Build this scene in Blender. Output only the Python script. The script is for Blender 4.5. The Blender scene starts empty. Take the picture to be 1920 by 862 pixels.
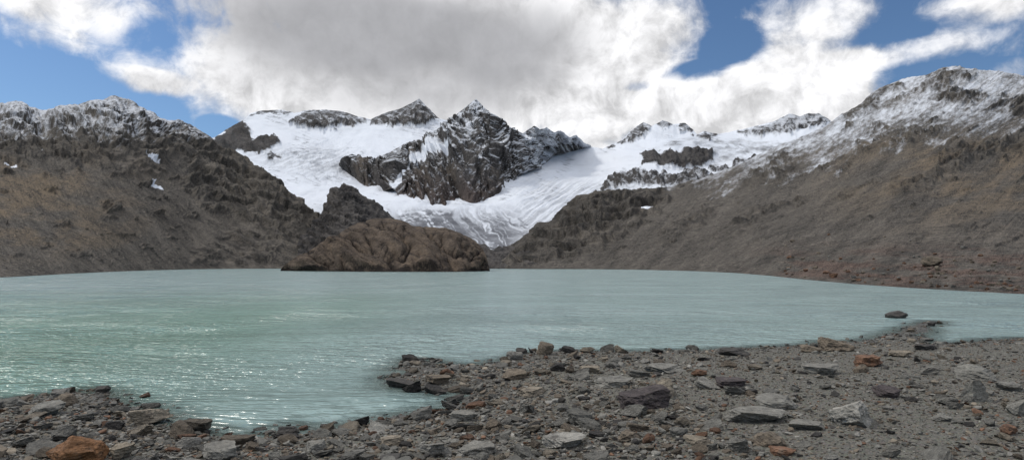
import bpy, bmesh, math, random
import numpy as np
from mathutils import Vector
scene = bpy.context.scene
COL = scene.collection
F = 1150.0; HZ = 498.0; CX = 960.0; CAMZ = 2.0
random.seed(7); RNG = np.random.default_rng(11)

# ------------------------------------------------------------------ noise
_perm = np.random.default_rng(3).permutation(256); _perm = np.concatenate([_perm, _perm, _perm])
_ang = np.random.default_rng(4).uniform(0, 2*np.pi, 256); _gx = np.cos(_ang); _gy = np.sin(_ang)
def vnoise(x, y, seed=0):
    x = np.asarray(x, float) + seed*17.31; y = np.asarray(y, float) + seed*9.73
    xi = np.floor(x).astype(int); yi = np.floor(y).astype(int); xf = x-xi; yf = y-yi
    u = xf*xf*xf*(xf*(xf*6-15)+10); v = yf*yf*yf*(yf*(yf*6-15)+10)
    def g(ix, iy, dx, dy):
        h = _perm[_perm[ix & 255] + (iy & 255)] & 255
        return _gx[h]*dx + _gy[h]*dy
    n00 = g(xi, yi, xf, yf); n10 = g(xi+1, yi, xf-1, yf); n01 = g(xi, yi+1, xf, yf-1); n11 = g(xi+1, yi+1, xf-1, yf-1)
    a = n00+u*(n10-n00); b = n01+u*(n11-n01)
    return (a+v*(b-a))*1.4
def fbm(x, y, octv=6, gain=.5, seed=0, lac=2.03):
    r = 0; a = 1; t = 0
    for i in range(octv):
        r = r + a*vnoise(x, y, seed+i); t += a; a *= gain; x = x*lac; y = y*lac
    return r/t*1.4
def ridged(x, y, octv=6, gain=.5, seed=0, lac=2.07):
    r = 0; a = 1; t = 0
    for i in range(octv):
        r = r + a*(1-2*np.abs(vnoise(x, y, seed+i))); t += a; a *= gain; x = x*lac; y = y*lac
    return r/t
def rot(x, y, deg, sx, sy):
    c = math.cos(math.radians(deg)); s = math.sin(math.radians(deg))
    return (x*c+y*s)/sx, (-x*s+y*c)/sy
def ss(a, b, x):
    t = np.clip((x-a)/(b-a), 0, 1); return t*t*(3-2*t)
def curve(pts, x):
    pts = sorted(pts); return np.interp(x, [p[0] for p in pts], [p[1] for p in pts])
def smooth_curve(pts, x, w):
    r = 0; tw = 0
    for k in np.linspace(-2, 2, 17):
        g = math.exp(-k*k/1.2); r = r+g*curve(pts, x+k*w); tw += g
    return r/tw
def seg_dist(px, py, poly, closed=True):
    d = np.full(np.shape(px), 1e9); n = len(poly)
    for i in range(n if closed else n-1):
        ax, ay = poly[i]; bx, by = poly[(i+1) % n]
        ex, ey = bx-ax, by-ay; l = ex*ex+ey*ey+1e-12
        t = np.clip(((px-ax)*ex+(py-ay)*ey)/l, 0, 1)
        d = np.minimum(d, np.hypot(px-ax-t*ex, py-ay-t*ey))
    return d
def inside(px, py, poly):
    r = np.zeros(np.shape(px), bool); n = len(poly); j = n-1
    for i in range(n):
        xi, yi = poly[i]; xj, yj = poly[j]
        if yi != yj:
            r ^= ((yi > py) != (yj > py)) & (px < (xj-xi)*(py-yi)/(yj-yi)+xi)
        j = i
    return r
def sdf(px, py, poly):      # positive inside
    d = seg_dist(px, py, poly); return np.where(inside(px, py, poly), d, -d)

# ------------------------------------------------------------------ mesh helpers
def raw_mesh(name, V, Fc, smooth=True):
    me = bpy.data.meshes.new(name); n = Fc.shape[1]
    me.vertices.add(len(V)); me.vertices.foreach_set('co', np.ascontiguousarray(V, np.float32).ravel())
    me.loops.add(Fc.size); me.loops.foreach_set('vertex_index', np.ascontiguousarray(Fc, np.int32).ravel())
    me.polygons.add(len(Fc)); me.polygons.foreach_set('loop_start', np.arange(0, Fc.size, n, dtype=np.int32))
    me.update(calc_edges=True); me.validate()
    me.polygons.foreach_set('use_smooth', np.full(len(Fc), smooth, bool)); me.update()
    return me
def grid_faces(r, c):
    i = np.arange(r*c).reshape(r, c)
    return np.stack([i[:-1, :-1], i[:-1, 1:], i[1:, 1:], i[1:, :-1]], -1).reshape(-1, 4)
def fattr(me, nm, arr):
    a = me.attributes.new(nm, 'FLOAT', 'POINT'); a.data.foreach_set('value', np.ascontiguousarray(arr, np.float32).ravel())
def add_obj(name, me, mat=None, label=None, cat=None, kind=None, group=None):
    o = bpy.data.objects.new(name, me); COL.objects.link(o)
    if mat and me: me.materials.append(mat)
    if label: o['label'] = label
    if cat: o['category'] = cat
    if kind: o['kind'] = kind
    if group: o['group'] = group
    return o

# ------------------------------------------------------------------ node helpers
class NT:
    def __init__(s, tree): s.t = tree; s.n = tree.nodes; s.l = tree.links
    def add(s, tp, ins=None, **kw):
        nd = s.n.new(tp)
        for k, v in kw.items(): setattr(nd, k, v)
        for k, v in (ins or {}).items(): s.set(nd.inputs[k], v)
        return nd
    def set(s, sock, v):
        if hasattr(v, 'is_output'): s.l.new(v, sock)
        else: sock.default_value = v
    def m(s, op, a, b=None, c=None, clamp=False):
        nd = s.n.new('ShaderNodeMath'); nd.operation = op; nd.use_clamp = clamp
        s.set(nd.inputs[0], a)
        if b is not None: s.set(nd.inputs[1], b)
        if c is not None: s.set(nd.inputs[2], c)
        return nd.outputs[0]
    def vm(s, op, a, b=None):
        nd = s.n.new('ShaderNodeVectorMath'); nd.operation = op; s.set(nd.inputs[0], a)
        if b is not None: s.set(nd.inputs[1], b)
        return nd.outputs[1] if op in ('LENGTH', 'DOT_PRODUCT') else nd.outputs[0]
    def sm(s, a, b, x, lo=0., hi=1.):
        nd = s.add('ShaderNodeMapRange', {0: x, 1: a, 2: b, 3: lo, 4: hi}, interpolation_type='SMOOTHSTEP'); return nd.outputs[0]
    def mix(s, f, a, b, blend='MIX'):
        nd = s.n.new('ShaderNodeMix'); nd.data_type = 'RGBA'; nd.blend_type = blend
        s.set(nd.inputs[0], f); s.set(nd.inputs[6], a); s.set(nd.inputs[7], b); return nd.outputs[2]
    def grey(s, v): return s.add('ShaderNodeCombineColor', {0: v, 1: v, 2: v}).outputs[0]
    def noise(s, vec, scale, detail=6, rough=.55, dist=0.):
        nd = s.add('ShaderNodeTexNoise', {'Vector': vec, 'Scale': scale, 'Detail': detail, 'Roughness': rough, 'Distortion': dist}); return nd.outputs[0]
    def attr(s, nm): return s.add('ShaderNodeAttribute', attribute_name=nm)
def new_mat(name):
    m = bpy.data.materials.new(name); m.use_nodes = True; m.node_tree.nodes.clear()
    return m, NT(m.node_tree)
def C4(r, g, b): return (r, g, b, 1.)

# ------------------------------------------------------------------ materials
def mountain_material(name, dark, light, warm, red, tex=.05, bump=3.0, snowc=(.68, .71, .755), soft=(.24, .84, .8)):
    m, t = new_mat(name)
    pos = t.add('ShaderNodeNewGeometry').outputs['Position']
    n1 = t.noise(pos, tex, 7, .72); n2 = t.noise(pos, tex*8, 5, .74)
    tone = t.attr('tone').outputs['Fac']
    tt = t.m('ADD', tone, t.m('MULTIPLY', t.m('SUBTRACT', n1, .5), 1.2)); tt = t.m('ADD', tt, t.m('MULTIPLY', t.m('SUBTRACT', n2, .5), 1.5), clamp=True)
    c = t.mix(tt, C4(*dark), C4(*light))
    c = t.mix(t.m('MULTIPLY', t.attr('warm').outputs['Fac'], tt, clamp=True), c, C4(*warm))
    c = t.mix(t.attr('red').outputs['Fac'], c, t.mix(tt, C4(red[0]*.35, red[1]*.35, red[2]*.35), C4(red[0]*1.6, red[1]*1.6, red[2]*1.6)))
    sn = t.attr('snow').outputs['Fac']
    sf = t.sm(soft[0], soft[1], t.m('ADD', sn, t.m('MULTIPLY', t.m('SUBTRACT', n2, .5), soft[2])))
    sc = t.mix(t.m('MULTIPLY', t.attr('dirt').outputs['Fac'], t.sm(.3, .6, n1, .75, 1.)), C4(*snowc), C4(.085, .088, .098))
    c = t.mix(sf, c, sc)
    bp = t.add('ShaderNodeBump', {'Strength': t.m('MULTIPLY_ADD', sf, -.6, .9), 'Distance': bump, 'Height': t.m('MULTIPLY_ADD', n2, .3, n1)})
    b = t.add('ShaderNodeBsdfPrincipled', {'Base Color': c, 'Roughness': .9, 'Specular IOR Level': .12, 'Normal': bp.outputs[0]})
    o = t.add('ShaderNodeOutputMaterial'); t.l.new(b.outputs[0], o.inputs[0])
    return m
MT_ROCK = mountain_material('snowy_crag_rock', (.025, .024, .024), (.165, .152, .142), (.17, .13, .09), (.11, .066, .052), .03, 9)
MT_SLOPE = mountain_material('scree_slope', (.034, .031, .027), (.174, .153, .128), (.240, .170, .097), (.110, .074, .058), .07, 3.0, soft=(.14, .94, .6))
MT_ISLE = mountain_material('ice_worn_rock', (.024, .019, .016), (.172, .132, .098), (.175, .122, .076), (.09, .06, .04), .14, 1.8)

def rock_material(name, scale, bump, use_vcol=False):
    m, t = new_mat(name)
    tc = t.add('ShaderNodeTexCoord').outputs['Object']; oi = t.add('ShaderNodeObjectInfo')
    vec = t.vm('ADD', tc, t.add('ShaderNodeCombineXYZ', {0: t.m('MULTIPLY', oi.outputs['Random'], 37.), 1: t.m('MULTIPLY', oi.outputs['Random'], 11.)}).outputs[0])
    col = t.attr('stone_colour').outputs['Color'] if use_vcol else oi.outputs['Color']
    n1 = t.noise(vec, scale, 7, .68); n2 = t.noise(vec, scale*4.5, 3, .7)
    br = t.m('MULTIPLY_ADD', n1, 1.6, .12); br = t.m('MULTIPLY', br, t.m('MULTIPLY_ADD', n2, 1.0, .55))
    if not use_vcol:
        st = t.noise(t.vm('MULTIPLY', vec, (1., 1., 5.)), scale*1.6, 4, .6); br = t.m('MULTIPLY', br, t.m('MULTIPLY_ADD', st, .9, .6))
    c = t.mix(1., col, t.grey(br), 'MULTIPLY')
    if not use_vcol:
        n3 = t.noise(vec, scale*.9, 5, .68)
        c = t.mix(t.sm(.54, .72, n3, 0., .45), c, C4(.19, .165, .13)); c = t.mix(t.sm(.47, .33, n3, 0., .65), c, C4(.042, .036, .031))
    h = t.m('ADD', n1, t.m('MULTIPLY', n2, .35))
    bp = t.add('ShaderNodeBump', {'Strength': .8, 'Distance': bump, 'Height': h})
    b = t.add('ShaderNodeBsdfPrincipled', {'Base Color': c, 'Roughness': .78, 'Specular IOR Level': .22, 'Normal': bp.outputs[0]})
    o = t.add('ShaderNodeOutputMaterial'); t.l.new(b.outputs[0], o.inputs[0]); return m
M_LAND = rock_material('shore_rock', 7., .06)
M_UNIT = rock_material('shore_stone', 2.2, .2)
M_GRAV = rock_material('gravel_stone', 9., .012, True)

def ground_material():
    m, t = new_mat('gravel_ground')
    pos = t.add('ShaderNodeNewGeometry').outputs['Position']
    n1 = t.noise(pos, .9, 6, .6); n2 = t.noise(pos, 14., 6, .7)
    vo = t.add('ShaderNodeTexVoronoi', {'Vector': pos, 'Scale': 38.}); vo2 = t.add('ShaderNodeTexVoronoi', {'Vector': pos, 'Scale': 15.})
    c = t.mix(n1, C4(.056, .053, .044), C4(.096, .091, .076))
    c = t.mix(t.sm(.3, .75, n2), c, C4(.142, .134, .112))
    c = t.mix(.5, c, t.mix(1., t.add('ShaderNodeHueSaturation', {'Saturation': .16, 'Color': vo.outputs['Color']}).outputs[0], C4(.215, .205, .172), 'MULTIPLY'))
    wet = t.attr('wet').outputs['Fac']
    c = t.mix(t.m('MULTIPLY', wet, .5), c, C4(.034, .032, .027))
    c = t.mix(t.m('MULTIPLY', t.attr('silt').outputs['Fac'], .6), c, C4(.17, .18, .15))
    h = t.m('ADD', t.m('MULTIPLY', vo.outputs['Distance'], -.6), t.m('MULTIPLY_ADD', vo2.outputs['Distance'], -.6, n2))
    bp = t.add('ShaderNodeBump', {'Strength': .9, 'Distance': .03, 'Height': h})
    b = t.add('ShaderNodeBsdfPrincipled', {'Base Color': c, 'Roughness': t.m('MULTIPLY_ADD', wet, -.35, .9), 'Specular IOR Level': .25, 'Normal': bp.outputs[0]})
    o = t.add('ShaderNodeOutputMaterial'); t.l.new(b.outputs[0], o.inputs[0]); return m
M_GROUND = ground_material()

def water_material():
    m, t = new_mat('glacial_water')
    pos = t.add('ShaderNodeNewGeometry').outputs['Position']
    big = t.noise(t.vm('MULTIPLY', pos, (.06, .07, 1.)), 1., 4, .6)
    w0 = t.add('ShaderNodeTexNoise', {'Vector': pos, 'Scale': .12, 'Detail': 1., 'Roughness': .5}).outputs['Color']
    wp = t.vm('ADD', pos, t.vm('MULTIPLY', t.vm('SUBTRACT', w0, (.5, .5, .5)), (6., 6., 0.)))
    def rip(ang, sx, sy, det):
        mp = t.add('ShaderNodeMapping', {'Vector': wp, 'Rotation': (0, 0, math.radians(ang)), 'Scale': (sx, sy, 1.)})
        return t.noise(mp.outputs[0], 1., det, .6)
    h = t.m('ADD', rip(-42, 1.2, 4.2, 2), t.m('MULTIPLY', rip(28, 3., 7., 2), .5))
    h = t.m('ADD', h, t.m('MULTIPLY', rip(-30, .4, .8, 2), .9))
    h = t.m('ADD', h, t.m('MULTIPLY', rip(-10, .10, .22, 3), 5.5))          # longer swell that still reads on the far half
    bp = t.add('ShaderNodeBump', {'Strength': t.sm(.35, .65, big, .65, 1.), 'Distance': .38, 'Height': h})
    sp = t.add('ShaderNodeSeparateXYZ', {0: pos})
    lf = t.sm(-1., -11., sp.outputs[0])
    c = t.mix(big, C4(.235, .330, .312), C4(.285, .382, .362))
    c = t.mix(t.m('MULTIPLY', lf, t.sm(60., 12., sp.outputs[1])), c, C4(.175, .295, .228))  # near left painted darker green for the reflected blue sky and dark mountain
    b = t.add('ShaderNodeBsdfPrincipled', {'Base Color': c, 'Roughness': .17, 'IOR': 1.33, 'Specular IOR Level': .55, 'Normal': bp.outputs[0]})
    tr = t.add('ShaderNodeBsdfTransparent', {'Color': C4(.88, .92, .88)})
    dp = t.attr('depth').outputs['Fac']
    mx = t.add('ShaderNodeMixShader', {0: t.sm(0., .075, dp, .30, 1.)})
    t.l.new(tr.outputs[0], mx.inputs[1]); t.l.new(b.outputs[0], mx.inputs[2])
    o = t.add('ShaderNodeOutputMaterial'); t.l.new(mx.outputs[0], o.inputs[0]); return m
M_WATER = water_material()

# ------------------------------------------------------------------ mountain layers
def layer(name, label, cat, x0, x1, top, bot, Yt, Yb, pw, relief, attrs, mat, step=1.3, vstep=1.3, jag=2.5, shore=True, kind='structure', backs=((1.03, .012), (1.1, .08), (1.3, .30)), sw=45, hmin=25, topf=.22, hfull=45):
    px = np.arange(x0, x1+step, step)
    jg = curve(jag, px) if isinstance(jag, list) else jag
    T = curve(top, px) + jg*fbm(px/22., px*0+.37, 5, .6, seed=int(x0) % 50)
    B = curve(bot, px); T = np.minimum(T, B-1.5)
    Ts = smooth_curve(top, px, sw); Bs = B if shore else smooth_curve(bot, px, sw)
    rows = int(np.max(B-T)/vstep)+2
    v = np.linspace(0, 1, rows)[:, None]
    PX = np.repeat(px[None], rows, 0); PY = B+(T-B)*v
    yb = smooth_curve([(p, CAMZ*F/(curve(bot, p)-HZ)) for p in np.arange(x0, x1+10, 10.)], px, 10) if Yb is None else (Yb(px, Bs) if callable(Yb) else curve(Yb, px))
    yt = Yt(px, Ts) if callable(Yt) else smooth_curve(Yt, px, sw)
    vs = np.clip((B-PY)/np.maximum(Bs-Ts, hmin), 0, 1.25)
    Y = np.exp(np.log(yb)+(np.log(yt)-np.log(yb))*vs**pw)
    P = np.stack([(PX-CX)/F*Y, Y, CAMZ+(HZ-PY)/F*Y], -1)
    def norms(P):
        du = np.gradient(P, axis=1); dv = np.gradient(P, axis=0)
        n = np.cross(du, dv); n /= np.linalg.norm(n, axis=-1, keepdims=True)+1e-9
        s = np.where(n[..., 2] < 0, -1, 1); return n*s[..., None]
    Nn = norms(P)
    d = relief(PX, PY, T[None], B[None], v)
    tf = curve(topf, px) if isinstance(topf, list) else topf
    fade = ss(0, .06, v)*(tf+(1-tf)*ss(0, 25, PY-T[None]))*np.clip((B-T)/hfull, .05, 1)
    P = P + Nn*(d*fade*Y/F)[..., None]
    nz = norms(P)[..., 2]
    A = attrs(PX, PY, T[None], B[None], v, nz)
    G = P.copy()
    low = P[:1].copy(); low[..., 2] = -3.; low[..., :2] *= .985
    parts = [low, P] if shore else [P]
    for fy, fz in backs:
        bk = P[-1:].copy(); bk[..., 0] *= fy; bk[..., 1] *= fy; bk[..., 2] = CAMZ+(bk[..., 2]-CAMZ)*fy-fz*P[-1:, :, 1]; parts.append(bk)
    PP = np.concatenate(parts, 0)
    me = raw_mesh(name, PP.reshape(-1, 3), grid_faces(PP.shape[0], PP.shape[1]))
    for nm in ('snow', 'tone', 'warm', 'red', 'dirt'):
        a = A.get(nm, 0.)*np.ones_like(PX)
        pa = ([a[:1]] if shore else [])+[a]+[a[-1:]]*len(backs)
        fattr(me, nm, np.concatenate(pa, 0))
    o = add_obj(name, me, mat, label, cat, kind)
    return dict(o=o, P=G, PX=PX, PY=PY, px=px, T=T, B=B)
def crag(PX, PY, A, lam, ang=25, asp=.7, seed=0, octv=7, gain=.5):
    wx = fbm(PX/lam/1.5, PY/lam/1.5, 3, .5, seed+20)*.35
    x, y = rot(PX, PY, ang, lam, lam*asp)
    return A*(ridged(x+wx, y+wx, octv, gain, seed)-.35)
def ledges(PX, PY, A, lam, ang, seed):
    x, y = rot(PX, PY, ang, lam*2.2, lam)
    f = y*1.0+.55*fbm(x, y, 5, .55, seed)
    s = f-np.floor(f); return A*(np.minimum(s*1.25, (1-s)*5)-.45)
def strata(PX, PY, ang, lx, ly, seed):
    wx = fbm(PX/70, PY/50, 3, .5, seed+9)*.8
    x, y = rot(PX, PY, ang, lx, ly); return fbm(x+wx, y+wx, 6, .68, seed)
def blocks(PX, PY, seed):
    # scattered blocks of fallen rock lying on scree: 0 on bare scree, up to 1 on a block
    a = np.clip(vnoise(PX/5.5, PY/3.6, seed)-.30, 0, 1)*2.2+np.clip(vnoise(PX/9., PY/5.5, seed+3)-.42, 0, 1)*2.6+np.clip(vnoise(PX/3.4, PY/2.6, seed+5)-.3, 0, 1)*1.4
    return np.clip(a*(.5+.9*ss(-.2, .4, fbm(PX/70, PY/26, 4, .55, seed+7))), 0, 1)
def white(shape, s=0): return np.random.default_rng(s).normal(0, 1, shape)

# --- glacier and the high ridges behind it
G_TOP = [(360, 268), (404, 257), (430, 240), (455, 226), (470, 213), (490, 207), (530, 206), (552, 212), (575, 207), (610, 206), (640, 209), (665, 217), (695, 224), (720, 213), (750, 204), (770, 195), (786, 185), (800, 200), (812, 212), (824, 223), (850, 228), (950, 245), (1040, 262), (1100, 274), (1130, 279), (1145, 272), (1165, 264), (1180, 249), (1195, 236), (1207, 230), (1222, 237), (1242, 226), (1262, 233), (1285, 231), (1300, 244), (1307, 252), (1320, 246), (1345, 252), (1380, 245), (1420, 236), (1450, 229), (1480, 213), (1500, 219), (1515, 213), (1535, 213), (1560, 228), (1680, 240)]
G_BOT = [(360, 480), (1680, 480)]
def YG(px, py):
    T = smooth_curve(G_TOP, px, 45); v = np.clip((480-py)/(480-T), 0, 1.25); return 650*np.exp(np.log(2000/650.)*v)
G_ROCK = [
    [(395, 262), (404, 256), (430, 238), (455, 223), (470, 246), (472, 258), (515, 258), (527, 268), (524, 277), (490, 291), (440, 287), (405, 285)],
    [(545, 232), (572, 203), (640, 204), (684, 222), (690, 236), (660, 240), (640, 236), (610, 245), (575, 240)],
    [(690, 228), (695, 218), (786, 180), (826, 222), (795, 235), (760, 236), (730, 241), (695, 239)],
    [(1155, 271), (1180, 247), (1205, 226), (1225, 237), (1205, 255), (1182, 266)],
    [(1225, 238), (1242, 222), (1263, 232), (1250, 239)], [(1262, 236), (1285, 226), (1303, 244), (1300, 254), (1285, 246)],
    [(1128, 280), (1145, 270), (1158, 273), (1152, 283)],
    [(1305, 256), (1320, 243), (1345, 252), (1330, 262)],
    [(1370, 250), (1450, 226), (1480, 209), (1535, 209), (1562, 228), (1545, 240), (1490, 254), (1420, 254)],
    [(1203, 293), (1215, 287), (1262, 287), (1300, 283), (1335, 284), (1335, 300), (1308, 312), (1250, 314), (1206, 313)],
    [(1125, 350), (1165, 325), (1190, 322), (1260, 330), (1300, 322), (1345, 330), (1345, 370), (1230, 352), (1170, 352), (1130, 362)],
    [(498, 293), (520, 291), (527, 300), (508, 305)], [(468, 218), (490, 203), (552, 208), (540, 219), (505, 214)],
    [(1330, 320), (1400, 300), (1470, 280), (1520, 290), (1450, 330), (1380, 350)],
]
def g_mask(PX, PY):
    w = fbm(PX/14, PY/9, 5, .6, 31)*9
    s = np.full(PX.shape, -99.)
    for p in G_ROCK: s = np.maximum(s, sdf(PX, PY, p))
    return ss(-3, 4, s+w)
def g_relief(PX, PY, T, B, v):
    m = g_mask(PX, PY)
    lowt = ss(330, 400, PY)
    ice = 9*fbm(PX/120, PY/50, 4, .46, 5)+(.7+.8*lowt)*ridged(*rot(PX, PY, -20, 34, 9), 4, .6, 6)
    sh = ss(-25, 20, sdf(PX, PY, [(480, 290), (620, 270), (720, 300), (620, 340), (520, 320)]))
    ice = ice+4.5*sh*ridged(*rot(PX, PY, -15, 26, 5), 4, .6, 45)
    ice = ice+2.5*ss(940, 1000, PX)*ss(320, 370, PY)*ridged(*rot(PX, PY, -38, 60, 8), 4, .6, 47)
    return ice*(1-m)+m*(crag(PX, PY, 16, 45, 30, .6, 8)+4)
def g_attr(PX, PY, T, B, v, nz):
    m = g_mask(PX, PY)
    dust = .28+.45*fbm(PX/16, PY/8, 6, .68, 9)+.9*(nz-.75)
    for p in (G_ROCK[9], G_ROCK[0]): dust = dust-.35*ss(-2, 5, sdf(PX, PY, p))
    dust = dust+.12*ss(1340, 1420, PX)
    plateau = ss(-6, 10, sdf(PX, PY, [(1195, 285), (1270, 255), (1380, 255), (1500, 262), (1440, 300), (1330, 318), (1260, 325), (1330, 285)]))*(.65+.7*fbm(PX/24, PY/7, 5, .6, 77))
    snow = 1-m*(1-np.clip(dust, 0, .62))
    snow = snow-.5*plateau
    xs = np.clip((PY-385)/70, 0, 1)
    xc = PX-(860+70*xs)+16*fbm(PX/40, PY/30, 3, .5, 3)
    st = ridged(xc/13., PY/140., 4, .6, 12)
    dirt = ss(.12, .62, st)*ss(380, 430, PY)*ss(1010, 940, PX)*.85+.12*ss(390, 450, PY)+ss(.0, .6, fbm(PX/60, PY/12, 6, .6, 41))*.14
    dirt = dirt+.7*ss(-8, 8, sdf(PX, PY, [(745, 395), (800, 392), (850, 400), (842, 425), (800, 435), (750, 418)]))*ss(-.3, .3, fbm(PX/14, PY/6, 5, .65, 61))
    dirt = dirt+1.0*ss(9, 4, np.abs(PX-(838+(PY-405)*.95)+5*fbm(PX/20, PY/14, 3, .5, 62)))*ss(398, 408, PY)+.95*ss(7, 3, np.abs(PX-(872+(PY-410)*1.3)+5*fbm(PX/20, PY/14, 3, .5, 63)))*ss(404, 416, PY)
    dirt = dirt+.5*ss(.25, .75, ridged(*rot(PX, PY, -15, 40, 6), 5, .6, 44))*ss(-25, 20, sdf(PX, PY, [(480, 290), (620, 285), (640, 320), (600, 330), (520, 310)]))
    dirt = dirt+.4*ss(.35, .75, ridged(*rot(PX, PY, -32, 90, 8), 5, .6, 46))*ss(960, 1010, PX)*ss(320, 370, PY)
    crev = ss(.60, .85, ridged(*rot(PX, PY, 12, 40, 6), 3, .5, 83))*ss(.0, .4, fbm(PX/60, PY/30, 3, .5, 84))*.5
    return dict(snow=snow, tone=.35+.3*fbm(PX/20, PY/12, 5, .6, 10), dirt=np.clip(dirt+crev, 0, .94))
GL = layer('glacier', 'white glacier and snowfield with dark rock ridges, spilling down both sides of the pointed peak', 'glacier', 360, 1680, G_TOP, G_BOT, lambda p, t: YG(p, t), lambda p, b: YG(p, b), 1, g_relief, g_attr, MT_ROCK, shore=False, jag=1.0, topf=.08)

# --- central pointed peak
C_TOP = [(636, 308), (641, 296), (660, 290), (700, 300), (735, 282), (765, 268), (790, 264), (800, 256), (830, 236), (848, 222), (862, 211), (878, 198), (893, 185), (908, 202), (928, 219), (945, 235), (955, 244), (965, 241), (980, 249), (992, 241), (1003, 237), (1012, 242), (1025, 237), (1040, 250), (1052, 246), (1070, 259), (1082, 255), (1095, 266), (1107, 272)]
C_BOT = [(636, 310), (645, 318), (665, 337), (690, 352), (720, 358), (737, 352), (750, 372), (770, 387), (810, 394), (850, 397), (880, 391), (905, 392), (920, 374), (940, 367), (962, 352), (972, 328), (1000, 322), (1028, 302), (1040, 289), (1060, 288), (1090, 283), (1107, 274)]
def c_relief(PX, PY, T, B, v):
    edge = ss(0, .35, v)*ss(1.0, .75, v)*ss(1010, 930, PX)
    return crag(PX, PY, 32, 80, 62, .5, 14, 8, .54)+12*edge+9*(ridged(*rot(PX, PY, 80, 60, 22), 5, .5, 90)-.3)+ledges(PX, PY, 4, 16, 58, 91)+ss(930, 980, PX)*crag(PX, PY, 16, 34, 40, .6, 92, 6, .55)
GULLY = [(733, 350), (742, 340), (790, 305), (825, 272), (850, 282), (815, 305), (780, 325), (745, 352)]
def c_attr(PX, PY, T, B, v, nz):
    alt = ss(390, 215, PY); rt = ss(930, 985, PX)
    s = .15+.32*alt+.20*rt+.6*(nz-.6)+.60*fbm(PX/11, PY/7, 6, .72, 15)
    s = np.clip(s, 0, .74)+.9*ss(-4, 4, sdf(PX, PY, GULLY)+6*fbm(PX/12, PY/12, 4, .6, 2))
    tone = .36-.06*rt+.6*strata(PX, PY, 62, 40, 11, 16)
    return dict(snow=np.clip(s, 0, .95), tone=tone, warm=.6*ss(.1, .5, fbm(PX/50, PY/40, 3, .5, 70)), red=.4*ss(330, 390, PY))
layer('mountain', 'steep dark pointed rock peak dusted with snow, rising from the middle of the glacier', 'mountain', 636, 1107, C_TOP, C_BOT, lambda p, t: np.minimum(1480, YG(p, np.maximum(t, 232))*.94), lambda p, b: YG(p, b)*1.01, .8, c_relief, c_attr, MT_ROCK, shore=False, jag=[(636, 1.4), (930, 1.4), (960, 4), (1107, 4)], step=1.1, vstep=1.1, sw=30, hmin=60, backs=((1.10, .006), (1.25, .03), (1.35, .10)), topf=.08, hfull=32)

# --- bedrock below the glacier snout, with a dark knoll at its left
M_TOP = [(560, 452), (575, 436), (592, 412), (604, 400), (609, 384), (616, 374), (618, 356), (626, 347), (645, 346), (660, 353), (672, 356), (684, 368), (700, 374), (712, 388), (728, 398), (738, 408), (755, 426), (780, 434), (800, 440), (850, 450), (880, 456), (930, 464), (965, 464), (1000, 457), (1040, 470), (1080, 490)]
M_BOT = [(560, 503.6), (700, 503.4), (900, 503.6), (1080, 504)]
def m_attr(PX, PY, T, B, v, nz):
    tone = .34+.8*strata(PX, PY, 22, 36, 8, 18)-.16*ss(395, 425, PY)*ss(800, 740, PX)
    snow = .9*ss(.35, .6, fbm(PX/40, PY/9, 5, .6, 19)+.25*ss(40, 0, np.hypot((PX-790)/1.5, (PY-440)*2)))*ss(20, 0, PY-T)*ss(745, 780, PX)
    return dict(snow=snow, tone=tone, warm=.1)
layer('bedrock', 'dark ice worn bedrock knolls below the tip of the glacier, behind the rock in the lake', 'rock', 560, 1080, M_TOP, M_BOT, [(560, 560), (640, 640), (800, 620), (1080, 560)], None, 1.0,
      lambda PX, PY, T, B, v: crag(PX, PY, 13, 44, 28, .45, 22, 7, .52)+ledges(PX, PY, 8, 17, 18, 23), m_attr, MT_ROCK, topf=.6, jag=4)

# --- left mountain
L_TOP = [(-260, 205), (-100, 200), (0, 193), (40, 190), (58, 203), (75, 209), (110, 200), (150, 197), (180, 189), (210, 183), (240, 187), (265, 204), (300, 222), (340, 230), (365, 238), (385, 252), (405, 267), (420, 281), (442, 288), (460, 296), (478, 311), (498, 318), (510, 334), (530, 344), (540, 362), (562, 372), (578, 392), (592, 402), (606, 430), (640, 452), (690, 476), (730, 494)]
L_BOT = [(-260, 532), (-100, 525), (0, 520), (60, 517), (120, 513.5), (180, 510.5), (240, 508), (300, 506), (360, 504.6), (430, 503.8), (530, 503.3), (730, 503.2)]
BUT = [(350, 300), (375, 282), (420, 280), (460, 300), (505, 325), (545, 358), (620, 415), (740, 500), (350, 505), (360, 470), (470, 425), (400, 395), (345, 355)]
def l_mask(PX, PY):
    up = ss(335, 280, PY+34*fbm(PX/60, PY/40, 4, .5, 27)); b = ss(-10, 12, sdf(PX, PY, BUT)+16*fbm(PX/30, PY/20, 4, .5, 28))
    oc = ss(.34, .50, fbm(PX/60, PY/16, 5, .55, 29))*.6*ss(510, 470, PY)
    return np.clip(np.maximum(np.maximum(up, b), oc), 0, 1)
def l_relief(PX, PY, T, B, v):
    m = l_mask(PX, PY); lowf = 1-.55*ss(390, 460, PY)
    return m*lowf*(crag(PX, PY, 24, 78, 30, .5, 30, 7, .5)+ledges(PX, PY, 10, 21, 16, 39)+4)+(1-m)*(4*fbm(*rot(PX, PY, 30, 140, 44), 4, .40, 32)+.4*fbm(PX/12, PY/6, 4, .65, 33)+.8*blocks(PX, PY, 85)-.9*ss(.45, .75, ridged(*rot(PX, PY, 58, 160, 16), 3, .5, 86)))
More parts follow.
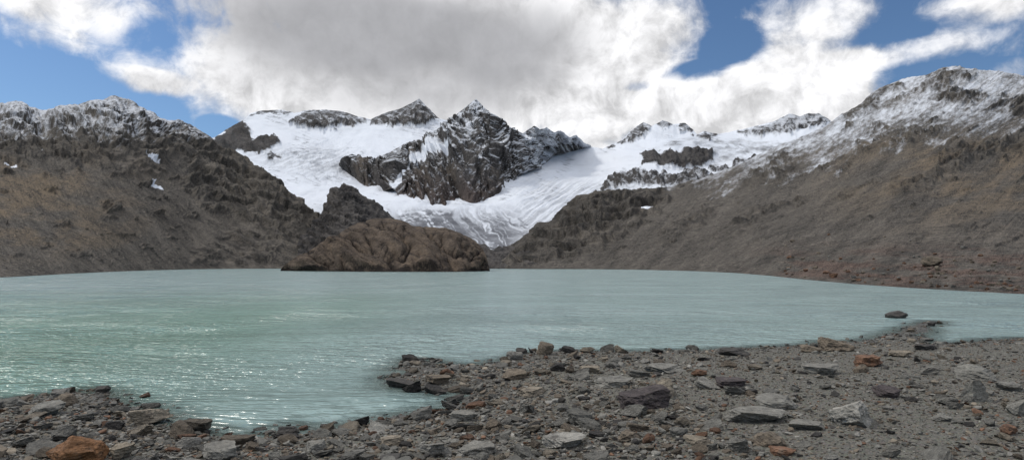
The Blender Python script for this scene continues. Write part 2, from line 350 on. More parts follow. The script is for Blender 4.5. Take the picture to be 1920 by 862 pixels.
def l_attr(PX, PY, T, B, v, nz):
    m = l_mask(PX, PY)
    s = .12+.36*ss(322, 215, PY+10*fbm(PX/60, PY/40, 3, .5, 34))+.6*(nz-.75)*m+.44*fbm(PX/9, PY/5, 6, .74, 35)+.22*strata(PX, PY, 20, 40, 10, 96)-.75*ss(245, 330, PY+24*fbm(PX/40, PY/30, 3, .5, 71))
    s = np.clip(s, 0, .68)
    for (cx, cy, rx, ry, a) in ((282, 302, 14, 3.5, 25), (293, 349, 15, 3.5, 25), (20, 312, 10, 3, 0)):
        x, y = rot(PX-cx, PY-cy, a, rx, ry); s = s+1.2*ss(1.3, .6, np.hypot(x, y)+.6*fbm(PX/6, PY/6, 3, .5, 36))
    bl = blocks(PX, PY, 85)
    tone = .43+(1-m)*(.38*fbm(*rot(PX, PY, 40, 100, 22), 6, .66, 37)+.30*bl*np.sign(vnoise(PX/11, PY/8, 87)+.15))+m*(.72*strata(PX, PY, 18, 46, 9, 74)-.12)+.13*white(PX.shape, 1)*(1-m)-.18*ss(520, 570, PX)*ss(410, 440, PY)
    warm = ss(-.3, .3, fbm(PX/110, PY/40, 5, .55, 38))*ss(380, 60, PX)*ss(270, 340, PY)*ss(505, 440, PY)*.8
    return dict(snow=np.clip(s, 0, .95), tone=tone, warm=warm)
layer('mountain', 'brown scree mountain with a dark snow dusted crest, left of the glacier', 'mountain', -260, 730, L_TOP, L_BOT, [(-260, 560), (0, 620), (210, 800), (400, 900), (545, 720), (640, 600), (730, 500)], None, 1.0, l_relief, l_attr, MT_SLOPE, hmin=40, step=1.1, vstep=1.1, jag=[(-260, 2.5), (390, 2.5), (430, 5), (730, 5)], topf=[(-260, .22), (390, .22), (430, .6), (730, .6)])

# --- right mountain
R_TOP = [(930, 480), (960, 458), (985, 440), (1010, 424), (1035, 410), (1070, 382), (1080, 368), (1120, 360), (1160, 356), (1250, 352), (1320, 334), (1390, 306), (1450, 276), (1500, 258), (1545, 238), (1562, 226), (1578, 214), (1605, 203), (1640, 172), (1680, 152), (1700, 146), (1740, 140), (1760, 130), (1800, 125), (1822, 131), (1860, 132), (1900, 138), (1925, 143), (2050, 150), (2200, 150)]
R_BOT = [(930, 503.6), (1000, 504.2), (1100, 504.4), (1200, 505.4), (1300, 508), (1380, 511.5), (1440, 516.5), (1520, 525), (1600, 532), (1700, 539), (1800, 545), (1920, 551), (2200, 562)]
SNL = [(900, 350), (1330, 362), (1400, 352), (1480, 342), (1560, 326), (1600, 312), (1640, 292), (1700, 280), (1800, 272), (1920, 256), (2200, 240)]
RC = [[(940, 500), (985, 440), (1070, 378), (1130, 358), (1240, 352), (1250, 380), (1190, 420), (1120, 460), (1010, 490)],
      [(1600, 285), (1640, 262), (1700, 248), (1765, 248), (1760, 262), (1680, 275), (1630, 290)],
      [(1395, 340), (1440, 318), (1500, 308), (1490, 328), (1430, 345)],
      [(1735, 140), (1760, 126), (1800, 120), (1832, 130), (1815, 150), (1760, 165), (1730, 160)], [(1750, 190), (1800, 166), (1845, 180), (1800, 200)],
      [(1890, 185), (1925, 165), (1990, 190), (1970, 230), (1900, 215)], [(1580, 215), (1640, 168), (1680, 150), (1690, 158), (1640, 195), (1590, 224)],
      [(1740, 300), (1780, 270), (1960, 255), (1960, 285), (1830, 292), (1790, 320)], [(1340, 440), (1400, 400), (1470, 385), (1465, 402), (1400, 430)], [(1670, 355), (1720, 330), (1760, 322), (1745, 345), (1700, 362)], [(1230, 440), (1290, 410), (1330, 395), (1320, 415), (1260, 448)]]
def r_mask(PX, PY):
    s = np.full(PX.shape, -99.)
    for p in RC: s = np.maximum(s, sdf(PX, PY, p))
    a = ss(-12, 10, s+18*fbm(PX/30, PY/16, 5, .55, 51))
    oc = ss(.34, .50, fbm(*rot(PX, PY, -25, 90, 16), 5, .55, 52))*.6*ss(500, 440, PY)
    return np.clip(np.maximum(a, oc), 0, 1)
def r_relief(PX, PY, T, B, v):
    m = r_mask(PX, PY); lowf = 1-.35*ss(380, 450, PY)*ss(1200, 1300, PX)
    lg = ss(1300, 1220, PX)*ss(340, 360, PY)
    return m*lowf*(crag(PX, PY, 19, 64, -24, .5, 53, 7, .5)+(1-lg)*ledges(PX, PY, 7, 15, -18, 49)+lg*ledges(PX, PY, 12, 19, -8, 48)+3)+(1-m)*(4*fbm(*rot(PX, PY, -36, 140, 36), 4, .40, 54)+.4*fbm(PX/11, PY/6, 4, .65, 55)+.7*blocks(PX, PY, 88)-.9*ss(.45, .75, ridged(*rot(PX, PY, -48, 170, 15), 3, .5, 89)))
def r_attr(PX, PY, T, B, v, nz):
    m = r_mask(PX, PY)
    dl = curve(SNL, PX)-PY+34*fbm(*rot(PX, PY, -35, 60, 18), 4, .55, 56)
    s = .14+.38*ss(-40, 100, dl)+.12*ss(80, 150, dl)+.42*fbm(*rot(PX, PY, -30, 12, 5), 6, .76, 57)+.26*fbm(*rot(PX, PY, -30, 60, 14), 3, .5, 72)-.30*m*ss(0, 40, dl)+.4*(nz-.85)*m
    s = s-.9*ss(20, -45, dl); s = np.clip(s, 0, .70)
    s = s+1.2*ss(1.3, .6, np.hypot((PX-1212)/11, (PY-395)/3.5)+.5*fbm(PX/6, PY/6, 3, .5, 36))
    s = s+.9*ss(.9, .3, np.hypot((PX-1190)/30, (PY-350)/9)+.5*fbm(PX/10, PY/6, 3, .5, 36))
    bl = blocks(PX, PY, 88)
    tone = .43+(1-m)*(.40*fbm(*rot(PX, PY, -42, 120, 20), 6, .66, 58)+.30*bl*np.sign(vnoise(PX/11, PY/8, 87)+.15))+m*(.72*strata(PX, PY, -18, 46, 9, 75)-.12)+.13*white(PX.shape, 2)*(1-m)-.06*ss(1300, 1000, PX)
    warm = ss(-.35, .3, fbm(*rot(PX, PY, -15, 140, 40), 5, .55, 59))*ss(1450, 1800, PX)*ss(245, 285, PY)*ss(470, 340, PY)*.7
    red = .8*ss(-.25, .3, fbm(PX/120, PY/14, 5, .6, 60))*ss(1350, 1550, PX)*ss(445, 490, PY)
    return dict(snow=np.clip(s, 0, .95), tone=tone+.25*white(PX.shape, 5)*red, warm=warm, red=red)
RL = layer('mountain', 'broad brown scree mountain whose upper flank is streaked with snow, right of the glacier', 'mountain', 930, 2200, R_TOP, R_BOT, [(930, 600), (1075, 820), (1300, 1020), (1560, 1300), (1800, 1100), (2200, 1000)], None, 1.0, r_relief, r_attr, MT_SLOPE, hmin=40, step=1.1, vstep=1.1, topf=[(930, .6), (1200, .5), (1350, .22), (2200, .22)])

# --- rock standing in the lake
I_TOP = [(526, 505), (534, 496), (550, 486), (575, 473), (602, 458), (622, 446), (650, 428), (675, 417), (700, 411), (725, 409), (752, 414), (772, 424), (800, 426), (835, 430), (862, 439), (890, 451), (905, 465), (913, 484), (918, 505)]
I_BOT = [(526, 507.5), (600, 508.5), (720, 509.5), (860, 509.5), (918, 508)]
def i_cells(PX, PY):
    wx = .3*fbm(PX/50, PY/50, 4, .5, 73)
    x, y = rot(PX, PY, 35, 95, 52); a = np.abs(vnoise(x+wx, y+wx, 63))*2
    x2, y2 = rot(PX, PY, 15, 40, 24); b = np.abs(vnoise(x2+wx*2, y2+wx*2, 64))*2
    return a, b
def i_relief(PX, PY, T, B, v):
    a, b = i_cells(PX, PY)
    return 20*(np.sqrt(a+.004)-.55)+7*(np.sqrt(b+.004)-.55)+crag(PX, PY, 3, 22, 20, .5, 65, 6, .5)+ledges(PX, PY, 2.5, 15, 18, 69)+9*np.sin(np.pi*np.clip(v, 0, 1))
def i_attr(PX, PY, T, B, v, nz):
    a, b = i_cells(PX, PY)
    tone = .47+.62*strata(PX, PY, 20, 36, 9, 66)-.40*ss(.14, .0, a)-.30*ss(.12, 0, b)
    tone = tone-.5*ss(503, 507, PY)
    return dict(tone=tone, warm=.3*ss(0, .4, fbm(PX/40, PY/30, 4, .5, 67)))
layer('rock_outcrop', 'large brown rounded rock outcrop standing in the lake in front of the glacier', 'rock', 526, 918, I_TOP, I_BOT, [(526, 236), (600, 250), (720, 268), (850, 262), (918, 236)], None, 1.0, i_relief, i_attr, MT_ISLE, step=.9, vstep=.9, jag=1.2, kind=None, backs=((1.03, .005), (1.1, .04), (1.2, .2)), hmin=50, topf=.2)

# ------------------------------------------------------------------ shore ground
SHORE_PX = [(-250, 742), (-80, 752), (0, 752), (60, 745), (110, 738), (165, 732), (200, 738), (225, 760), (290, 775), (330, 800), (380, 815), (430, 822), (480, 815), (540, 806), (620, 803), (700, 792), (770, 778), (840, 768), (872, 750), (868, 736), (800, 730), (735, 722), (726, 710), (770, 700), (745, 690), (768, 674), (800, 677), (860, 684), (905, 684), (955, 675), (985, 662), (1060, 659), (1200, 658), (1300, 656), (1400, 652), (1500, 648), (1560, 640), (1620, 640), (1660, 630), (1700, 614), (1740, 601), (1756, 602), (1742, 615), (1730, 630), (1745, 643), (1800, 644), (1860, 636), (1920, 634), (2300, 622)]
def g2w(px, py): Y = CAMZ*F/(py-HZ); return ((px-CX)/F*Y, Y)
SHORE = [g2w(*p) for p in SHORE_PX]
LAND = [(-70, 9.4)]+SHORE+[(70, 18.6), (70, -6), (-70, -6)]
def ground_z(x, y, fine=True):
    x = np.asarray(x, float); y = np.asarray(y, float)
    d = seg_dist(x, y, [(-70, 9.4)]+SHORE+[(70, 18.6)], closed=False); ins = inside(x, y, LAND)
    z = np.where(ins, .42*(1-np.exp(-d*.15)), -np.minimum(.10*d, 1.6))
    z = z+.030*fbm(x/1.1, y/1.1, 3, .5, 80)*np.where(ins, 1, .6)
    if fine: z = z+.014*fbm(x/.22, y/.22, 4, .6, 81)
    return z, np.where(ins, d, -d)
gpx = np.arange(-520, 2440, 4.); gy = np.concatenate([np.geomspace(1.0, 4.2, 25)[:-1], np.geomspace(4.2, 26, 420), np.geomspace(27, 60, 12), [200, 800, 4000]])
GPX, GY = np.meshgrid(gpx, gy); GX = (GPX-CX)/F*GY
gz, gd = ground_z(GX, GY)
gz = np.where(GY > 26, np.minimum(gz, -1.2), gz); gz = np.where(GY > 100, -4., gz)
me = raw_mesh('ground', np.stack([GX, GY, gz], -1).reshape(-1, 3), grid_faces(*GX.shape))
fattr(me, 'wet', ss(.075, .01, gz)*ss(-.06, -.01, gz)); fattr(me, 'silt', ss(-.005, -.05, gz))
add_obj('ground', me, M_GROUND, 'grey brown gravel beach sloping into the lake in the foreground', 'ground', 'structure')
wpx = np.arange(-520, 2440, 4.); wpy = np.concatenate([np.arange(980, 560, -1.6), np.arange(560, 506, -1.), np.arange(506, 501.2, -.4)])
WPX, WPY = np.meshgrid(wpx, wpy); WY = CAMZ*F/(WPY-HZ); WX = (WPX-CX)/F*WY
wz, wd = ground_z(WX, WY, False)
me = raw_mesh('water', np.stack([WX, WY, WX*0], -1).reshape(-1, 3), grid_faces(*WX.shape))
fattr(me, 'depth', np.clip(-wz, 0, 2))
add_obj('water', me, M_WATER, 'milky turquoise glacial lake rippled by the wind below the mountains', 'lake', 'structure')

def on_ground(px, py):
    Y = CAMZ*F/(py-HZ)
    for _ in range(12):
        z, d = ground_z((px-CX)/F*Y, Y); Y = .5*Y+.5*(CAMZ-float(max(z, -.02)))*F/(py-HZ)
    x = (px-CX)/F*Y; z, d = ground_z(x, Y)
    return x, Y, float(z), float(d)

# ------------------------------------------------------------------ rocks
def ico(sub):
    bm = bmesh.new(); bmesh.ops.create_icosphere(bm, subdivisions=sub, radius=1.0)
    bm.verts.ensure_lookup_table(); V = np.array([v.co[:] for v in bm.verts]); Fc = np.array([[v.index for v in f.verts] for f in bm.faces]); bm.free(); return V, Fc
ICO = {s: ico(s) for s in (2, 3, 4, 5)}
def rock_shape(sub, kind, seed, rough=.05):
    r = np.random.default_rng(seed); V, Fc = ICO[sub]; p = V.copy()
    pl = []
    def unit(v): v = np.array(v, float); return v/np.linalg.norm(v)
    if kind in ('slab', 'block', 'wedge'):
        k = r.integers(4, 7); a0 = r.uniform(0, 6.28)
        for i in range(k):
            a = a0+i*2*np.pi/k+r.normal(0, .3); pl.append((unit((np.cos(a), np.sin(a), r.normal(.05, .25))), r.uniform(.42, .76)))
        tl = .14 if kind == 'slab' else (.28 if kind == 'block' else .6)
        pl.append((unit((r.normal(0, tl), r.normal(0, tl)-.1, 1)), r.uniform(.36, .52)))
        for i in range(6):
            pl.append((unit(r.normal(0, 1, 3)*[1, 1, .7]), r.uniform(.52, .8)))
    else:
        for i in range(16): pl.append((unit(r.normal(0, 1, 3)), r.uniform(.62, .92)))
    for n, d in pl:
        t = p@n-d; p = p-np.clip(t, 0, None)[:, None]*n
    off = r.uniform(0, 50)
    nrm = V
    for fr, am in ((2.2, 1.), (5., .65), (11., .45)):
        nn = vnoise(p[:, 0]*fr+p[:, 2]*fr*.8+off, p[:, 1]*fr-p[:, 2]*fr*.7, 3)+vnoise(p[:, 2]*fr+off, (p[:, 0]-p[:, 1])*fr*.7, 5)
        p = p+nrm*(nn*am*rough)[:, None]
    p[:, 2] = np.maximum(p[:, 2], np.quantile(p[:, 2], .04))
    lo = p.min(0); hi = p.max(0); p = (p-(lo+hi)/2)/(hi-lo); p[:, 2] += .5
    return p, Fc
COLS = {'grey': (.188, .179, .155), 'pale grey': (.268, .254, .222), 'brown': (.158, .128, .094), 'dark': (.062, .057, .051), 'rust': (.170, .095, .058), 'orange': (.190, .094, .042), 'tan': (.222, .188, .142), 'maroon': (.070, .057, .055)}
# px centre, py of the foot, width px, height px, shape, colour, name, label, short reference
LM = [
 (126, 880, 104, 54, 'round', 'orange', 'boulder', 'bright rusty orange boulder cut by the bottom left of the frame', 'the orange boulder'),
 (76, 782, 74, 28, 'slab', 'grey', 'rock', 'grey slab lying on the left shore next to the rounded brown rock', 'the left grey slab'),
 (116, 766, 44, 26, 'round', 'brown', 'rock', 'rounded reddish brown rock on the left shore just behind the grey slab', 'the rounded brown rock'),
 (264, 798, 76, 28, 'wedge', 'tan', 'rock', 'tilted tan slab at the edge of the left cove', 'the tilted tan slab'),
 (188, 738, 28, 13, 'round', 'dark', 'rock', 'small dark rock at the very tip of the left shore', 'the shore tip rock'),
 (405, 866, 80, 32, 'slab', 'grey', 'rock', 'squarish grey slab at the bottom edge below the cove', 'the squarish slab'),
 (535, 816, 42, 14, 'round', 'dark', 'rock', 'low dark rock standing in the water at the bottom of the cove', 'the dark cove rock'),
 (606, 803, 17, 8, 'round', 'dark', 'rock', 'tiny dark rock poking out of the water right of the low dark cove rock', 'the tiny cove rock'),
 (756, 728, 62, 18, 'slab', 'dark', 'rock', 'broad dark wet slab in the water at the end of the stony tongue', 'the wet slab'),
 (820, 722, 54, 18, 'slab', 'brown', 'rock', 'brown wet slab on the stony tongue right of the broad dark wet slab', 'the tongue slab'),
 (1022, 667, 35, 24, 'round', 'brown', 'rock', 'rounded greyish brown rock standing upright at the water edge', 'the upright shoreline rock'),
 (978, 665, 22, 12, 'block', 'dark', 'rock', 'small dark rock at the water edge just left of the upright shoreline rock', 'the dark shoreline rock'),
 (1213, 770, 104, 38, 'block', 'maroon', 'rock', 'big dark maroon angular block in the middle of the beach', 'the maroon block'),
 (1250, 748, 46, 34, 'wedge', 'tan', 'rock', 'pointed tan rock leaning behind the right end of the big maroon block', 'the pointed tan rock'),
 (1250, 699, 84, 14, 'slab', 'grey', 'rock', 'long flat grey slab near the water in mid beach', 'the long grey slab'),
 (1152, 726, 76, 16, 'slab', 'grey', 'rock', 'flat grey slab behind and left of the big maroon block', 'the flat grey slab'),
 (1060, 842, 86, 24, 'slab', 'pale grey', 'rock', 'large flat pale slab near the bottom centre of the beach', 'the bottom pale slab'),
 (892, 856, 84, 24, 'slab', 'grey', 'rock', 'broad grey slab at the bottom edge left of the bottom pale slab', 'the broad grey slab'),
 (1425, 792, 120, 24, 'slab', 'grey', 'rock', 'very broad flat grey slab half sunk in gravel right of the maroon block', 'the sunken slab'),
 (1462, 768, 82, 24, 'slab', 'grey', 'rock', 'thick grey slab resting right behind the very broad sunken slab', 'the thick slab'),
 (1614, 803, 88, 44, 'wedge', 'pale grey', 'rock', 'pale grey wedge shaped block standing alone on the sandy right beach', 'the pale wedge'),
 (1670, 747, 50, 19, 'block', 'maroon', 'rock', 'small flat dark maroon block behind and right of the pale wedge', 'the small maroon block'),
 (1636, 690, 68, 24, 'slab', 'rust', 'rock', 'flaky rust red slab near the water on the right beach', 'the rust red slab'),
 (1574, 660, 60, 24, 'wedge', 'brown', 'rock', 'brown wedge slab standing highest along the right water edge', 'the brown wedge'),
 (1524, 662, 36, 13, 'block', 'brown', 'rock', 'low brown block left of the brown waterside wedge', 'the low brown block'),
 (1546, 704, 72, 20, 'slab', 'grey', 'rock', 'flat grey slab in front of the brown waterside wedge', 'the waterside slab'),
 (1380, 668, 58, 15, 'slab', 'dark', 'rock', 'flat black slab at the water edge of the right beach', 'the black slab'),
 (1374, 728, 64, 18, 'slab', 'maroon', 'rock', 'dark maroon slab lying between the big maroon block and the thick grey slab', 'the maroon slab'),
 (1830, 756, 44, 40, 'block', 'grey', 'rock', 'upright grey block near the right edge of the beach', 'the upright block'),
 (1848, 716, 84, 26, 'wedge', 'grey', 'rock', 'long tilted grey slab behind the upright grey block', 'the long tilted slab'),
 (1900, 736, 50, 20, 'slab', 'grey', 'rock', 'grey slab at the right edge beside the upright grey block', 'the right edge slab'),
 (1685, 599, 38, 16, 'round', 'dark', 'boulder', 'dark boulder standing alone in the lake off the right spit', 'the lake boulder'),
 (1516, 806, 72, 14, 'slab', 'grey', 'rock', 'thin grey slab lying flat left of the pale wedge', 'the thin grey slab'),
 (1448, 838, 60, 22, 'wedge', 'brown', 'rock', 'tilted brown slab near the bottom edge below the very broad sunken slab', 'the tilted brown slab'),
 (1472, 855, 50, 15, 'slab', 'rust', 'rock', 'pinkish rust slab at the bottom edge in front of the tilted brown slab', 'the pinkish slab'),
 (1897, 816, 36, 17, 'block', 'rust', 'rock', 'small rust orange rock at the lower right edge', 'the small rust rock'),
 (1000, 744, 54, 16, 'slab', 'tan', 'rock', 'flat tan slab on the stony beach right of the tongue', 'the flat tan slab'),
 (964, 714, 48, 18, 'block', 'brown', 'rock', 'brown block behind the flat tan slab', 'the brown block'),
 (1105, 700, 42, 15, 'slab', 'tan', 'rock', 'small tan slab near the water left of the long grey slab', 'the small tan slab'),
 (1742, 657, 52, 12, 'slab', 'dark', 'rock', 'thin dark slab at the foot of the right spit', 'the thin dark slab'),
 (226, 864, 42, 28, 'wedge', 'tan', 'rock', 'pointed tan rock at the bottom edge right of the orange boulder', 'the pointed bottom rock'),
 (1912, 782, 34, 30, 'block', 'grey', 'rock', 'grey block cut by the right edge above the small rust rock', 'the cut block'),
 (868, 790, 54, 18, 'slab', 'grey', 'rock', 'grey slab at the inner corner of the cove', 'the inner cove slab'),
 (735, 836, 48, 18, 'slab', 'tan', 'rock', 'tan slab on the bottom shore of the cove', 'the cove shore slab'),
 (590, 848, 44, 18, 'block', 'grey', 'rock', 'grey block on the bottom shore below the low dark cove rock', 'the bottom shore block'),
 (1690, 670, 40, 13, 'slab', 'tan', 'rock', 'tan slab between the rust red slab and the thin dark slab', 'the spit tan slab'),
 (1310, 835, 50, 16, 'slab', 'tan', 'rock', 'tan slab in the gravel between the bottom pale slab and tilted brown slab', 'the gravel tan slab'),
 (1180, 828, 42, 18, 'block', 'brown', 'rock', 'brown block in the gravel right of the bottom pale slab', 'the gravel brown block'),
 (1770, 790, 38, 11, 'slab', 'grey', 'rock', 'thin grey slab on bare gravel right of the pale wedge', 'the bare gravel slab'),
]
lmw = []
for i, (px, py, w, h, kind, col, nm, lab, ref) in enumerate(LM):
    p, Fc = rock_shape(5, kind, 100+i, .065)
    x, y, z, d = on_ground(px, py-h*.12)
    W = w*y/F; H = h*y/F*(.95 if kind != 'slab' else .8); D = W*(.85 if kind != 'slab' else .8)
    p = p*[W, D, H*1.25]; p[:, 2] -= H*.22
    me = raw_mesh(nm, p, Fc, False); o = add_obj(nm, me, M_LAND, lab, 'boulder' if nm == 'boulder' else 'rock')
    wet = .65 if (d < .2 and col != 'dark') else 1.
    o.location = (x, y+D*.25, max(z, -.04)); o.rotation_euler = (0, 0, random.uniform(-.35, .35)); c = COLS[col]; o.color = (c[0]*wet, c[1]*wet, c[2]*wet, 1)
    lmw.append((x, y+D*.25, W*.5, D*.5, px, py-h/2, ref))
# loose stones: one population, the 300 largest in view are things, the rest is gravel
NS = 80000
sy = 4.2*np.exp(RNG.uniform(0, 1, NS)**.82*math.log(22/4.2)); spx = RNG.uniform(-30, 1950, NS); sx = (spx-CX)/F*sy
sz, sd = ground_z(sx, sy)
spy = HZ+(CAMZ-sz)*F/sy
sandy = ss(1250, 1500, spx)*ss(735, 790, spy)*.2+ss(1500, 1750, spx)*ss(690, 740, spy)*.08
edge_ = ss(1.8, .2, np.abs(sd)); stony = np.maximum(edge_, ss(1450, 1000, spx))
clump = fbm(sx/1.4, sy/1.4, 3, .5, 95)
size = .022*(1-RNG.uniform(0, .9993, NS))**(-1/2.3)          # metres, power law
size = np.minimum(size*(.70+.50*stony+.30*np.clip(clump, -1, 1)), .34)
keep = (sd > -.45) & (RNG.uniform(0, 1, NS) > sandy) & (spy < 905)
keep &= ~((sd < -.02) & (RNG.uniform(0, 1, NS) > .5))
for (lx, ly, lw, ld, *_r) in lmw: keep &= ~(((sx-lx)/(lw*.95+size*.3))**2+((sy-ly)/(ld*.95+size*.3))**2 < 1)
idx = np.where(keep)[0]; idx = idx[np.argsort(-(size[idx]*F/sy[idx]))]
chosen = []; dropped = set()
for i in idx:
    if len(chosen) >= 298: break
    if not (-5 < spx[i] < 1925 and spy[i] < 868): continue
    if all((sx[i]-sx[j])**2+(sy[i]-sy[j])**2 > (.34*(size[i]+size[j]))**2 for j in chosen): chosen.append(i)
    else: dropped.add(i)
chs = set(chosen)|dropped; rest = np.array([i for i in idx if i not in chs])
cn = ['grey', 'brown', 'pale grey', 'dark', 'rust', 'tan']; cp = [.42, .20, .08, .12, .06, .12]
scol = RNG.choice(len(cn), NS, p=cp)
kinds = ['slab', 'slab', 'block', 'wedge', 'slab', 'slab', 'wedge', 'round']
protos = [raw_mesh('stone', *rock_shape(4, kinds[k % 8], 500+k, .065), False) for k in range(32)]
for mme in protos: mme.materials.append(M_UNIT)
shape_word = {'slab': 'flat', 'block': 'blocky', 'wedge': 'tilted', 'round': 'rounded'}
for q, i in enumerate(chosen):
    k = int(RNG.integers(0, 32)); kd = kinds[k % 8]
    o = bpy.data.objects.new('stone', protos[k]); COL.objects.link(o)
    s = size[i]*1.1; asp = {'slab': .24, 'block': .46, 'wedge': .40, 'round': .45}[kd]*RNG.uniform(.7, 1.3)
    o.scale = (s, s*RNG.uniform(.5, .85), s*asp); o.location = (sx[i], sy[i], sz[i]-s*asp*.12)
    o.rotation_euler = (RNG.normal(0, .20), RNG.normal(0, .20), RNG.normal(0, .7))
    wet = .6+.4*float(ss(.0, .35, sd[i])); c = np.array(COLS[cn[scol[i]]])*wet*RNG.uniform(.75, 1.15); o.color = (*c, 1)
    best = min(lmw, key=lambda L: (sx[i]-L[0])**2+(sy[i]-L[1])**2)
    dx = spx[i]-best[4]; dy = (spy[i]-best[5])*2.2
    rel = ('right of' if dx > 0 else 'left of') if abs(dx) > abs(dy) else ('in front of' if dy > 0 else 'behind')
    szw = 'large' if s*F/sy[i] > 42 else ('midsize' if s*F/sy[i] > 27 else 'small')
    where = 'in shallows' if sd[i] < 0 else 'on beach'
    o['label'] = f'{szw} {shape_word[kd]} {cn[scol[i]]} stone {where} {rel} {best[6]}'
    o['category'] = 'stone'; o['group'] = 'loose stones strewn along the shore'
# gravel
lowp = [rock_shape(2, kinds[k % 8], 700+k, .03) for k in range(16)]; midp = [rock_shape(3, kinds[k % 8], 800+k, .04) for k in range(16)]
VV = []; FF = []; CC = []; off = 0
for i in rest:
    s = size[i]; big = s*F/sy[i] > 11
    p, Fc = (midp if big else lowp)[int(RNG.integers(0, 16))]
    a = RNG.uniform(0, 6.28); ca, sa = math.cos(a), math.sin(a)
    q = p*[s, s*RNG.uniform(.55, .95), s*RNG.uniform(.22, .55)]
    tx, ty = RNG.normal(0, .22, 2)
    xx = q[:, 0]*ca-q[:, 1]*sa; yy = q[:, 0]*sa+q[:, 1]*ca; zz = q[:, 2]+xx*tx+yy*ty-s*.05
    VV.append(np.stack([xx+sx[i], yy+sy[i], zz+sz[i]], 1)); FF.append(Fc+off); off += len(p)
    wet = .55+.45*float(ss(.0, .35, sd[i])); c = np.array(COLS[cn[scol[i]]])*wet*RNG.uniform(.5, 1.1); CC.append(np.repeat([[*c, 1.]], len(p), 0))
me = raw_mesh('gravel', np.concatenate(VV), np.concatenate(FF), False)
ca_ = me.color_attributes.new('stone_colour', 'FLOAT_COLOR', 'POINT'); ca_.data.foreach_set('color', np.concatenate(CC).astype(np.float32).ravel())
add_obj('gravel', me, M_GRAV, 'loose grey and brown gravel and pebbles covering the foreground shore', 'gravel', 'stuff')
# boulders on the far right slope
def on_R(px, py):
    j = int(np.argmin(np.abs(RL['px']-px))); i = int(np.argmin(np.abs(RL['PY'][:, j]-py))); return RL['P'][i, j]
far = [(1747, 497, 34, 'brown')]+[(RNG.uniform(1470, 1915), None, RNG.uniform(5, 10)*(1 if RNG.uniform() > .1 else 1.6), ['brown', 'tan', 'rust', 'brown', 'grey', 'rust'][int(RNG.integers(0, 6))]) for _ in range(110)]
for n, (px, py, w, col) in enumerate(far):
    if py is None: py = float(curve(R_BOT, px))-3-abs(RNG.normal(0, 1))*34
    P = on_R(px, py); s = w*P[1]/F; k = int(RNG.choice([2, 3, 7, 10, 11, 15, 18])) if n else 7
    o = bpy.data.objects.new('boulder', protos[k]); COL.objects.link(o)
    o.scale = (s, s*.8, s*.6); o.location = (P[0], P[1], P[2]-s*.06); o.rotation_euler = (0, 0, RNG.uniform(0, 6.28))
    c = np.array(COLS[col])*.85; o.color = (*c, 1); o['category'] = 'boulder'; o['group'] = 'boulders on the far right shore'
    if n == 0: o['label'] = 'largest brown boulder on the scree slope of the right mountain, above the far shore'
    else:
        rel = 'left of' if px < 1747 else 'right of'; lv = 'near the waterline' if py > float(curve(R_BOT, px))-14 else ('high' if py < 490 else 'low')
        o['label'] = f"{'small' if w < 8 else 'midsize'} {col} boulder {lv} on the far right slope {rel} the largest one"

# ------------------------------------------------------------------ sky
world = bpy.data.worlds.new('World'); scene.world = world; world.use_nodes = True
world.node_tree.nodes.clear(); t = NT(world.node_tree)
SUN_EL = math.radians(48); SUN_AZ = math.radians(-74)      # to the left and a little ahead of the camera, behind thin cloud
sky = t.add('ShaderNodeTexSky', sky_type='NISHITA', sun_disc=False)
sky.sun_elevation = SUN_EL; sky.sun_rotation = SUN_AZ; sky.air_density = 1.; sky.dust_density = .3; sky.ozone_density = 2.6
d = t.add('ShaderNodeTexCoord').outputs['Generated']
def conv(px, py):
    v = np.array([(px-CX)/F, 1., (HZ-py)/F]); return v/np.linalg.norm(v)
def blobs(lst):
    acc = None
    for (px, py, rx, ry, w) in lst:
        c = conv(px, py); sxr = abs(conv(px+rx, py)[0]-conv(px-rx, py)[0])/2; szr = abs(conv(px, py-ry)[2]-conv(px, py+ry)[2])/2
        q = t.vm('MULTIPLY', t.vm('SUBTRACT', d, tuple(c)), (1/sxr, 0., 1/szr)); l2 = t.vm('DOT_PRODUCT', q, q)
        f = t.m('MULTIPLY', t.m('SUBTRACT', 1., l2, clamp=True), w)
        acc = f if acc is None else t.m('ADD', acc, f)
    return acc
wn = t.add('ShaderNodeTexNoise', {'Vector': d, 'Scale': 9., 'Detail': 3., 'Roughness': .5})
dw = t.vm('ADD', d, t.vm('MULTIPLY', t.vm('SUBTRACT', wn.outputs['Color'], (.5, .5, .5)), (.06, .06, .06)))
nA = t.noise(dw, 8.5, 9, .62)
nS = t.noise(t.vm('ADD', dw, (-.014, 0., .024)), 8.5, 7, .62)      # the same noise a little towards the sun: self shading
den = blobs([(770, 60, 480, 270, .95), (1000, 150, 360, 190, .55), (470, 185, 240, 130, .48), (820, 240, 420, 120, .35), (270, 152, 120, 30, .42), (160, 20, 180, 62, .62), (120, 75, 70, 24, .25),
             (1430, 210, 280, 120, 1.0), (1230, 205, 200, 100, .5), (1490, 135, 150, 90, .55), (1215, 60, 130, 90, .55), (1490, 40, 190, 66, .52), (1700, 95, 170, 34, .48), (1850, 10, 160, 44, .50), (1890, 132, 70, 24, .45),
             (1215, 162, 50, 13, -.35), (1300, 138, 70, 26, -.65), (1375, 85, 70, 50, -.5), (415, 238, 50, 26, -.7), (120, 150, 190, 50, -.45), (290, 80, 60, 60, -.4), (300, 205, 60, 40, -.3), (1790, 155, 160, 40, -.4), (1740, 48, 130, 26, -.2), (1680, 150, 60, 40, -.3)])
dz = t.add('ShaderNodeSeparateXYZ', {0: d}).outputs[2]
up = t.sm(.40, .62, dz, 0., .42)
D = t.m('ADD', t.m('ADD', den, up), t.m('MULTIPLY', t.m('SUBTRACT', nA, .5), 2.1)); D = t.m('SUBTRACT', D, .26)
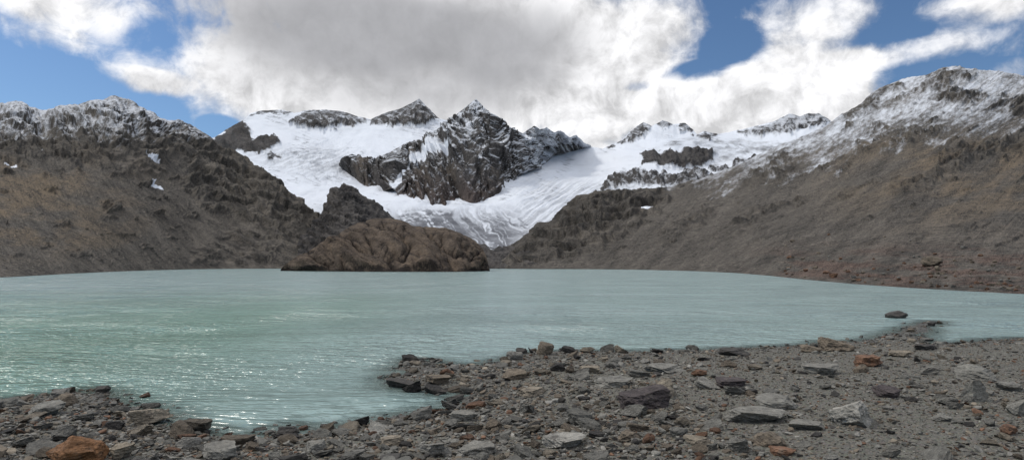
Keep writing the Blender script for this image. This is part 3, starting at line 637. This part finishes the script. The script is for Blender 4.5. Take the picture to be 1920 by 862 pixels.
cov = t.sm(-.24, .42, D)
thick = blobs([(740, 100, 440, 170, .95), (600, 30, 330, 120, .5), (980, 70, 240, 110, .5), (980, 180, 200, 60, .25), (1480, 40, 160, 50, .12), (800, 225, 260, 60, .1)])
th = t.sm(.05, 1.25, t.m('ADD', thick, t.m('MULTIPLY', t.m('SUBTRACT', nA, .5), .7)))
self_ = t.m('MULTIPLY_ADD', t.m('SUBTRACT', nA, nS), t.m('MULTIPLY_ADD', th, -2.1, 2.8), 1.02)
self_ = t.m('MINIMUM', t.m('MAXIMUM', self_, .70), 1.2)
cc = t.mix(th, C4(.88, .88, .895), C4(.415, .418, .438))
cc = t.mix(1., cc, t.grey(self_), 'MULTIPLY')
cc = t.mix(1., cc, t.grey(t.sm(.45, .80, dz, 1., 1.8)), 'MULTIPLY')     # clouds overhead, out of view, brightened as added fill light
skyc = t.mix(1., sky.outputs[0], C4(.78, .92, 1.06), 'MULTIPLY')
bg1 = t.add('ShaderNodeBackground', {'Color': skyc, 'Strength': .09}); bg2 = t.add('ShaderNodeBackground', {'Color': cc, 'Strength': 1.})
mx = t.add('ShaderNodeMixShader', {0: cov}); t.l.new(bg1.outputs[0], mx.inputs[1]); t.l.new(bg2.outputs[0], mx.inputs[2])
wo = t.add('ShaderNodeOutputWorld'); t.l.new(mx.outputs[0], wo.inputs[0])
sun = bpy.data.lights.new('sun', 'SUN'); sun.energy = 1.8; sun.angle = math.radians(10); sun.color = (1., .95, .87)
so = bpy.data.objects.new('sun', sun); COL.objects.link(so)
sd_ = Vector((math.sin(SUN_AZ)*math.cos(SUN_EL), math.cos(SUN_AZ)*math.cos(SUN_EL), math.sin(SUN_EL)))
so.rotation_euler = sd_.to_track_quat('Z', 'Y').to_euler()

# ------------------------------------------------------------------ camera
cam = bpy.data.cameras.new('camera'); cam.sensor_width = 36; cam.lens = F/1920*36; cam.shift_y = (HZ-431)/1920; cam.clip_start = .1; cam.clip_end = 20000
co = bpy.data.objects.new('camera', cam); COL.objects.link(co); co.location = (0, 0, CAMZ); co.rotation_euler = (math.radians(90), 0, 0)
scene.camera = co
scene.view_settings.view_transform = 'Standard'; scene.view_settings.look = 'None'; scene.view_settings.exposure = 0
